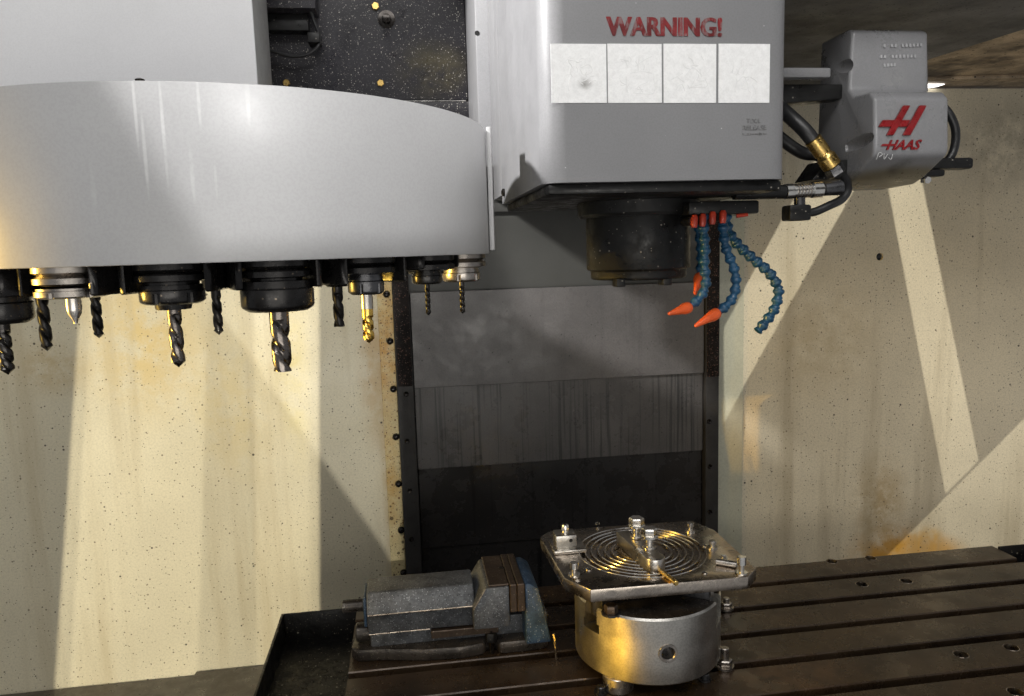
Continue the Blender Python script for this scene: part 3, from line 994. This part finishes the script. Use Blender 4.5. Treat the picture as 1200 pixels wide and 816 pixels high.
th = lambda i: i*18+OFF
tool(th(-2), 'black collet holder with a thick dark drill at the carousel edge farthest from the column', .028, 379, .0065, 440, m_nutblk, m_drill, turns=2)
tool(th(-1), 'grey steel collet holder with a short pointed centre drill', .031, 349, .0066, 380, m_nutste, m_steel, slots=6, cone=True)
tool(th(0), 'slotted black collet holder with a grey ball ended cutter', .0285, 356, .0062, 431, m_nutblk, m_mill, slots=6, nose=(.017, .005), turns=1.4)
tool(th(1), 'largest black collet holder with a thick fluted end mill', .0340, 364, .0092, 435, m_nutblk, m_mill, point=False, turns=1.1)
tool(th(2), 'dark slotted holder with a gold coated drill', .0185, 345, .0058, 403, m_nutdrk, m_gold, slots=6, shank=362, turns=1.6)
tool(th(3), 'narrow black holder with a thin dark drill in front of the grey way cover', .0170, 333, .0030, 370, m_nutblk, m_drillblk, turns=3)
tool(77, 'notched pale steel holder with a thin drill in front of the grey way cover', .0240, 330, .0034, 368, m_nutste, m_drill, slots=6, turns=3)
tool(th(-6)-1, 'black twist drill behind the short pointed centre drill', .020, 338, .0080, 412, m_nutblk, m_drillblk, turns=1.8)
tool(th(-7), 'black twist drill between the pointed centre drill and the ball ended cutter', .020, 338, .0075, 397, m_nutblk, m_drillblk, turns=1.8)
tool(th(-9), 'black twist drill between the ball ended cutter and the thick end mill', .020, 338, .0078, 393, m_nutblk, m_drillblk, turns=1.8)
tool(th(9)-3, 'black flat ended cutter between the thick end mill and the gold drill', .020, 336, .0090, 383, m_nutblk, m_drillblk, point=False, turns=1.2)

# ================================================================== worktable
TX0, TX1, TY0, TY1 = -.110, 1.109, .820, 1.277
wt = thing('work_table', (.5, 1.05, -.1), 'dark oily cast iron work table with long slots', 'work table')
ch = .0016
P = [(TY0, -.085), (TY0, -ch), (TY0+ch, 0)]
for i in range(4, -1, -1):
    s1 = 1.214-.08*i
    s0 = s1-.016
    P += [(s0-ch, 0), (s0, -ch), (s0, -.018), (s0-.006, -.018), (s0-.006, -.030), (s1+.006, -.030), (s1+.006, -.018), (s1, -.018), (s1, -ch), (s1+ch, 0)]
P += [(TY1-ch, 0), (TY1, -ch), (TY1, -.085)]
tb = obj('table_top', prism(nb(), P, 'x', TX0, TX1), m_table, wt, 20)
base = Vector((0, 0, 0))
bmc = nb()
hs = [(1010, 685), (1062, 681), (1126, 767), (1185, 759), (1190, 811), (975, 658), (1020, 654)]
for (px, py) in hs:
    q = aZ(px, py, 0)-base
    me = bpy.data.meshes.new('t')
    b_ = cyl(nb(), (q.x, q.y, q.z-.02), (q.x, q.y, q.z+.01), .0098, n=24)
    b_.to_mesh(me)
    b_.free()
    bmc.from_mesh(me)
cut(tb, [bmc])
tb.data.set_sharp_from_angle(angle=rad(20))
for (px, py) in hs:
    q = aZ(px, py, 0)
    bm = nb()
    lathe(bm, [(.0097, -.018), (.0097, .0002), (.0104, .0005), (.0108, .0001)], q, n=24)
    for f in [f for f in bm.faces if len(f.verts) > 4]:
        bm.faces.remove(f)
    obj('bushing', bm, m_edge, wt)
obj('apron', bev(box(nb(), TX0+.03, TX1-.03, TY0+.03, TY1-.03, -.285, -.0855), .003), m_tray, wt)


def tray(name, x0, x1, label):
    t = thing(name, ((x0+x1)/2, 1.0, -.06), label, 'tray')
    w = .004
    y0, y1 = .72, 1.259
    lx = x0 if x0 < 0 else x1
    obj('bottom', box(nb(), x0, x1, y0, y1, -.052, -.048), m_tray, t)
    if x0 < 0:
        obj('side_wall', bev(box(nb(), x0-w, x0, y0, y1+w, -.052, 0), .001), m_tray, t)
    else:
        obj('side_wall', bev(box(nb(), x1, x1+w, y0, y1+w, -.052, 0), .001), m_tray, t)
    obj('back_wall', bev(box(nb(), x0, x1, y1, y1+w, -.052, 0 if x0 < 0 else .004), .001), m_tray, t)
    return t


tray('coolant_tray', -.233, TX0-.0015, 'black oily tray at the table end beside the blue vise')
tray('coolant_tray', TX1+.0015, 1.24, 'black tray at the table end under the right cream wall')

# ================================================================== vise
vs = thing('machine_vise', (.04, 1.10, 0), 'worn blue grey machine vise clamped on the table', 'vise')
bm = nb()
prism(bm, [(-.108, 1.090), (-.098, 1.078), (-.06, 1.075), (.000, 1.062), (.055, 1.058), (.090, 1.064), (.094, 1.075), (.108, 1.075), (.112, 1.060), (.150, 1.060), (.187, 1.064),
           (.190, 1.14), (.150, 1.150), (.05, 1.146), (-.06, 1.14), (-.102, 1.132)], 'z', .0005, .020)
obj('base', bev(bm, .004, 2, 40), m_visebase, vs)
bm = box(nb(), -.078, .190, 1.083, 1.128, .019, .050)
obj('bed', bev(bm, .003), m_vise, vs)
# movable body: ridge topped casting
sec = [(1.070, .046), (1.066, .078), (1.060, .081), (1.079, .108), (1.131, .108), (1.150, .081), (1.144, .078), (1.140, .046)]
bm = nb()
prism(bm, sec, 'x', -.080, .078)
for v in bm.verts:          # the ridge ends in a slope in front of the jaw
    if v.co.x > .05 and v.co.z > .1:
        v.co.x -= .0
bev(bm, .003, 2, 20)
obj('slide', bm, m_vise, vs)
bm = nb()
prism(bm, [(.074, .050), (.074, .082), (.094, .113), (.128, .113), (.128, .050)], 'y', 1.046, 1.156)
bev(bm, .003, 2, 20)
obj('jaw_carrier', bm, m_vise, vs)
for x0, x1 in ((.1285, .1385), (.1392, .1505)):
    obj('jaw_plate', bev(box(nb(), x0, x1, 1.042, 1.158, .074, .1165), .0012, 1), m_jaw, vs)
obj('carrier_cap', bev(box(nb(), .098, .1275, 1.047, 1.155, .1132, .1165), .001, 1), m_jaw, vs)
bm = nb()
prism(bm, [(.151, .018), (.151, .113), (.160, .113), (.172, .104), (.190, .018)], 'y', 1.048, 1.152)
bev(bm, .004, 2, 20)
obj('fixed_jaw', bm, m_viseblue, vs)
obj('key_strip', bev(box(nb(), .012, .112, 1.0645, 1.0825, .033, .0445), .001, 1), m_jaw, vs)
obj('worn_edge', tube(nb(), [(-.079, 1.0603, .0805), (-.02, 1.0601, .0807), (.03, 1.0601, .0805), (.0745, 1.0603, .0806)], .0011, 6, 3), m_edge, vs)
obj('worn_edge', tube(nb(), [(-.079, 1.0695, .0465), (-.03, 1.0692, .0468), (.01, 1.0693, .0465)], .0010, 6, 3), m_edge, vs)
obj('worn_edge', tube(nb(), [(.0745, 1.0455, .082), (.093, 1.0455, .112)], .0010, 6, 3), m_edge, vs)
obj('screw', lathe(nb(), [(.008, 0), (.0095, .001), (.0095, .030), (.013, .031), (.013, .045)], (-.118, 1.104, .078), (1, 0, 0), 20), m_visebase, vs)
obj('end_plate', bev(box(nb(), -.0855, -.0805, 1.078, 1.132, .054, .100), .002), m_viseblue, vs)
obj('lower_screw', cyl(nb(), (-.100, 1.104, .035), (-.078, 1.104, .035), .014, n=20, ch=.002), m_visebase, vs)
obj('clamp_nut', hexhead(nb(), (.101, 1.068, .0195), .009, .014), m_black, vs)
obj('clamp_stud', cyl(nb(), (.101, 1.068, .001), (.101, 1.068, .037), .004, n=12), m_bolt, vs)
obj('top_screw', lathe(nb(), [(.004, 0), (.004, .0008), (0, .0006)], (.1245, 1.105, .1165), (0, 0, 1), 12), m_black, vs)

# ================================================================== chuck and fixture plate
KX, KY, KR, KZ0, KZ1 = .322, 1.003, .1035, .022, .116
ck = thing('lathe_chuck', (KX, KY, 0), 'round ground steel chuck standing on spacers under a square plate', 'chuck')
bm = lathe(nb(), [(.04, 0), (KR-.003, 0), (KR, .003), (KR, KZ1-KZ0-.0025), (KR-.0025, KZ1-KZ0), (.03, KZ1-KZ0)], (KX, KY, KZ0), n=96)
body = obj('body', bm, m_chuck, ck)
cs = []
ja = [205, 325, 85]
for a in ja:        # slots of the three jaws, stepped
    t = rad(a)
    c, s = math.cos(t), math.sin(t)
    for (w, z0, z1) in ((.0125, .093, .13), (.0165, .080, .093)):
        pts = [(.03, -w), (.14, -w), (.14, w), (.03, w)]
        cs.append(prism(nb(), [(KX+u*c-v*s, KY+u*s+v*c) for u, v in pts], 'z', z0, z1))
so = aY(783, 766, KY-KR)
sd = Vector((so.x-KX, -math.sqrt(KR**2-(so.x-KX)**2), 0)).normalized()
sp = Vector((KX, KY, so.z))+sd*KR
base = Vector((0, 0, 0))
cs.append(cyl(nb(), sp-base-sd*.02, sp-base+sd*.01, .0105, n=28))
cut(body, cs)
body.data.set_sharp_from_angle(angle=rad(35))
body.data.materials.append(m_visebase)
for f in body.data.polygons:
    if f.normal.z > .95 and f.center.z > KZ1-.002:
        f.material_index = 1
bm = nb()
lathe(bm, [(.0085, -.018), (.0085, .000), (.0095, .0014), (.0128, .0014), (.0132, .0004), (.0132, -.002)], sp, sd, 32)
for f in [f for f in bm.faces if len(f.verts) > 4]:
    bm.faces.remove(f)
obj('socket_ring', bm, m_nutste, ck)
obj('socket_bottom', cyl(nb(), sp-sd*.019, sp-sd*.017, .0095, n=20), m_nutdrk, ck)
for a in ja:
    t = rad(a)
    c, s = math.cos(t), math.sin(t)
    pts = [(.045, -.0115), (.092, -.0115), (.092, .0115), (.045, .0115)]
    obj('jaw', bev(prism(nb(), [(KX+u*c-v*s, KY+u*s+v*c) for u, v in pts], 'z', .094, .1405), .002), m_nutdrk, ck)
q = aZ(717, 721, KZ1)
obj('hex_bolt', hexhead(nb(), (q.x, q.y+.004, KZ1), .0095, .013), m_jaw, ck)
obj('washer', cyl(nb(), (q.x, q.y+.004, KZ1), (q.x, q.y+.004, KZ1+.0025), .013, n=24), m_nutdrk, ck)
for (x, y) in ((.262, .945), (.392, .985), (.322, 1.085)):
    obj('spacer', cyl(nb(), (x, y, .0005), (x, y, KZ0), .021, n=28, ch=.001), m_steel, ck)

fp = thing('fixture_plate', (.326, 1.024, .1415), 'chamfered steel fixture plate with concentric turned rings on the chuck', 'fixture plate')
RZ = rad(-.6)


def fpt(u, v):
    return (.323+u*math.cos(RZ)-v*math.sin(RZ), 1.028+u*math.sin(RZ)+v*math.cos(RZ))


oc = [(.219, .917), (.193, .960), (.187, 1.114), (.208, 1.136), (.440, 1.130), (.458, 1.082), (.457, .937), (.434, .913)]
zp0, zp1 = .1405, .158
po = obj('plate', bev(prism(nb(), oc, 'z', zp0, zp1), .0012, 2), m_plate, fp)
base = Vector((0, 0, 0))
rc = fpt(0, 0)
bmc = nb()
for r in (.034, .046, .056, .066, .076, .085):
    b_ = nb()
    lathe(b_, [(r, zp1-.0035), (r+.005, zp1-.0035), (r+.0062, zp1+.001), (r-.001, zp1+.001)], (rc[0]-base.x, rc[1]-base.y, -base.z), n=72)
    for f in [f for f in b_.faces if len(f.verts) > 4]:
        b_.faces.remove(f)
    # close the ring
    b_.verts.ensure_lookup_table()
    n = 72
    vs_ = list(b_.verts)
    for i in range(n):
        j = (i+1) % n
        b_.faces.new((vs_[i], vs_[3*n+i], vs_[3*n+j], vs_[j]))
    bmesh.ops.recalc_face_normals(b_, faces=b_.faces)
    me = bpy.data.meshes.new('t')
    b_.to_mesh(me)
    b_.free()
    bmc.from_mesh(me)
cut(po, [bmc, cyl(nb(), (rc[0]-base.x, rc[1]-base.y, zp0-base.z+.004), (rc[0]-base.x, rc[1]-base.y, zp1-base.z+.01), .022, n=40)])
for r in (.043, .0535, .0635, .0735, .083, .0925):
    bm = nb()
    lathe(bm, [(r-.0014, -.001), (r-.0006, .0007), (r+.0004, .0007), (r+.0012, -.001)], (rc[0], rc[1], zp1), n=72)
    for f in [f for f in bm.faces if len(f.verts) > 4]:
        bm.faces.remove(f)
    obj('ring', bm, m_bright, fp)
obj('bore_ring', lathe(nb(), [(.0222, 0), (.0225, .0032), (.0185, .0032), (.0185, 0)], (rc[0], rc[1], zp0+.0125), n=40), m_edge, fp)
for px, py, r in ((690, 668, .0045), (826, 690-18, .004), (700, 614, .004), (826, 640, .004)):
    q = aZ(px, py, zp1)
    obj('dowel', lathe(nb(), [(r, 0), (r, .002), (r*.6, .003), (0, .003)], (q.x, q.y, zp1-.0005), n=16), m_bright, fp)
# support leg under the right of the plate
obj('support', bev(box(nb(), .386, .402, .950, .972, KZ1-.0005, zp0), .001), m_steel, fp)


def screw(px, py, r, h, m=m_bright, label='', hex_=True, z=zp1):
    q = aZ(px, py, z)
    t = thing('clamp_screw', (q.x, q.y, z), label, 'screw', 'screws on the fixture plate')
    obj('washer', cyl(nb(), q, q+Vector((0, 0, .0022)), r*1.35, n=24), m, t)
    obj('shaft', cyl(nb(), q+Vector((0, 0, .002)), q+Vector((0, 0, h*.62)), r*.62, n=16), m_steel, t)
    if hex_:
        obj('head', hexhead(nb(), q+Vector((0, 0, h*.6)), r*1.08, h*.4), m, t)
    else:
        obj('head', cyl(nb(), q+Vector((0, 0, h*.5)), q+Vector((0, 0, h)), r, n=20, ch=.0008), m, t)
    return t


screw(673, 674, .0062, .018, label='small cap screw on the chamfered plate corner above the yellow lit edge', hex_=False)
screw(869, 676-4, .0060, .024, label='tall slim pin standing at the plate corner over the table slots', hex_=False)
screw(835, 642, .0055, .011, label='low cap screw beside the outer turned ring, near the wall side chamfer', hex_=False)
screw(809, 622, .0055, .013, label='cap screw at the plate edge in front of the dark way cover', hex_=False)
screw(848, 655, .0040, .006, label='tiny stud at the end of the lying steel pin', hex_=False)

# strap clamp across the rings
st = thing('strap_clamp', tuple(aZ(750, 645, zp1)), 'round ended steel strap clamp lying across the turned rings', 'clamp')
a, b = aZ(729, 622, zp1+.02), aZ(767, 652, zp1+.02)
dv = (b-a)
dv.z = 0
L = dv.length
dv.normalize()
nv = Vector((-dv.y, dv.x, 0))
w = .0140
ol = [(0, -w*.7), (L-.0, -w)] + [(L+w*math.sin(rad(t))*1.0, -w*math.cos(rad(t))) for t in range(15, 180, 15)] + [(L, w), (0, w*.7)]
bar = prism(nb(), [((a+dv*u+nv*v).x, (a+dv*u+nv*v).y) for u, v in ol], 'z', zp1+.0005, zp1+.020)
bo = obj('bar', bev(bar, .001, 2), m_steel, st)
for i, (px, py, lab) in enumerate(((746, 630, 'tall hex bolt near the thin end of the strap clamp'), (761, 643, 'tall hex bolt beside the round end of the strap clamp'))):
    q = aZ(px, py, zp1+.020)
    t = thing('hex_bolt', (q.x, q.y, zp1+.020), lab, 'bolt', 'bolts on the strap clamp')
    z = zp1+.020
    obj('collar', cyl(nb(), (q.x, q.y, z), (q.x, q.y, z+.004), .0095, n=24, ch=.0008), m_steel, t)
    obj('shaft', cyl(nb(), (q.x, q.y, z+.004), (q.x, q.y, z+.017), .0062, n=20), m_bright, t)
    obj('washer', cyl(nb(), (q.x, q.y, z+.0165), (q.x, q.y, z+.0195), .0125, n=28, ch=.0008), m_bright, t)
    obj('head', hexhead(nb(), (q.x, q.y, z+.0195), .0112, .011), m_bright, t)
pn = thing('steel_pin', tuple(aZ(784, 679, zp1)), 'thin steel pin lying beyond the round end of the strap clamp', 'pin')
obj('rod', cyl(nb(), aZ(772, 668, zp1+.0035), aZ(793, 684, zp1+.0035), .0035, n=14, ch=.0008), m_brass, pn)
pn = thing('steel_pin', tuple(aZ(852, 662, zp1)), 'thick steel pin lying against the tall slim pin at the plate corner', 'pin')
obj('rod', cyl(nb(), aZ(839, 658, zp1+.0045), aZ(864, 662, zp1+.0045), .0045, n=16, ch=.001), m_steel, pn)
# stop block at the left
sb = thing('stop_block', tuple(aZ(662, 648, zp1)), 'small steel stop block with screw on the plate edge beside the vise', 'block')
q0, q1 = aZ(648, 652, zp1), aZ(688, 645, zp1)
cc = (q0+q1)/2
def rot(u, v):
    return (cc.x+u*math.cos(RZ)-v*math.sin(RZ), cc.y+u*math.sin(RZ)+v*math.cos(RZ))
obj('foot', bev(prism(nb(), [rot(-.024, -.004), rot(.024, -.004), rot(.024, .045), rot(-.024, .045)], 'z', zp1+.0005, zp1+.006), .001), m_steel, sb)
obj('block', bev(prism(nb(), [rot(-.019, .008), rot(.012, .008), rot(.012, .036), rot(-.019, .036)], 'z', zp1+.006, zp1+.024), .0015), m_chuck, sb)
c0 = rot(-.002, .024)
obj('screw', lathe(nb(), [(.0055, 0), (.0055, .010), (.0045, .012), (.002, .0115), (0, .010)], (c0[0], c0[1], zp1+.0235), n=18), m_bright, sb)
c0 = rot(.003, .0078)
obj('set_screw', lathe(nb(), [(.0028, 0), (.0024, .0006), (0, .0003)], (c0[0], c0[1], zp1+.016), (math.sin(RZ), -math.cos(RZ), 0), 12), m_black, sb)

# ================================================================== clamping hardware on the table
for (px, py, r, h, lab) in ((849, 782, .0085, .030, 'steel stud with nut and washer on the table beside the chuck'),
                            (851, 714, .0075, .020, 'steel stud with nut in the slot behind the chuck')):
    q = aZ(px, py, 0)
    t = thing('slot_stud', (q.x, q.y, 0), lab, 'stud', 'studs in the table slots')
    obj('washer', cyl(nb(), (q.x, q.y, .0004), (q.x, q.y, .004), r*1.6, n=24), m_nutste, t)
    obj('nut', hexhead(nb(), (q.x, q.y, .004), r*1.3, r*1.1), m_nutste, t)
    obj('stud', cyl(nb(), (q.x, q.y, .004), (q.x, q.y, h), r*.7, n=18, ch=.001), m_nutste, t)
for (px, py, lab) in ((826, 797, 'short round stop pin on the table in front of the slot stud'), (704, 812, 'low hex nut on the table by the chuck spacer')):
    q = aZ(px, py, 0)
    t = thing('stop_pin', (q.x, q.y, 0), lab, 'pin')
    obj('body', cyl(nb(), (q.x, q.y, .0004), (q.x, q.y, .010), .006, n=18, ch=.001), m_nutdrk, t)
    obj('rim', cyl(nb(), (q.x, q.y, .0004), (q.x, q.y, .003), .009, n=18), m_nutdrk, t)
# bent wire hook by the vise
hk = thing('wire_hook', tuple(aZ(652, 777, 0)), 'thin bent steel strip hook between the vise and the chuck', 'hook')
obj('wire', tube(nb(), [aY(648, 743, 1.03), aY(650, 752, 1.028), aY(652, 772, 1.026), aY(654, 776, 1.026), aY(662, 776, 1.028), aY(676, 774, 1.03)], .0016, 8, 4), m_edge, hk)

# loose swarf on table, tray and slots: nobody could count it
bm = nb()
rc_ = random.Random(9)


def chip(p, L):
    a = rc_.uniform(0, 6.28)
    r = L*.35
    n = rc_.choice((3, 4, 5))
    up = rc_.uniform(.2, .9)
    pv = None
    for i in range(n+1):
        t = a+i*1.1
        q = Vector((p[0]+r*math.cos(t)+L*.25*i*math.cos(a), p[1]+r*math.sin(t)+L*.25*i*math.sin(a), p[2]+.0005+up*L*.25*(i % 2)))
        e = (bm.verts.new(q), bm.verts.new(q+Vector((0, 0, L*.22))))
        if pv:
            bm.faces.new((pv[0], e[0], e[1], pv[1]))
        pv = e


for i in range(420):
    k = rc_.random()
    if k < .45:
        chip((rc_.uniform(-.225, -.118), rc_.uniform(.85, 1.25), -.0478), rc_.uniform(.0015, .005))
    elif k < .65:
        chip((rc_.uniform(.13, .24), rc_.uniform(1.06, 1.26), 0), rc_.uniform(.0015, .004))
    elif k < .8:
        s1 = 1.214-.08*rc_.randint(0, 4)
        chip((rc_.uniform(-.1, 1.05), s1-rc_.uniform(.002, .014), -.0298), rc_.uniform(.002, .006))
    else:
        chip((rc_.uniform(-.1, 1.05), rc_.uniform(1.218, 1.27), 0), rc_.uniform(.001, .003))
sw = obj('metal_chips', bm, m_edge)
tag(sw, 'fine bright metal chips scattered over tray, table and slots', 'metal chips', kind='stuff')

for o in bpy.data.objects:
    if '_w' in o:
        del o['_w']
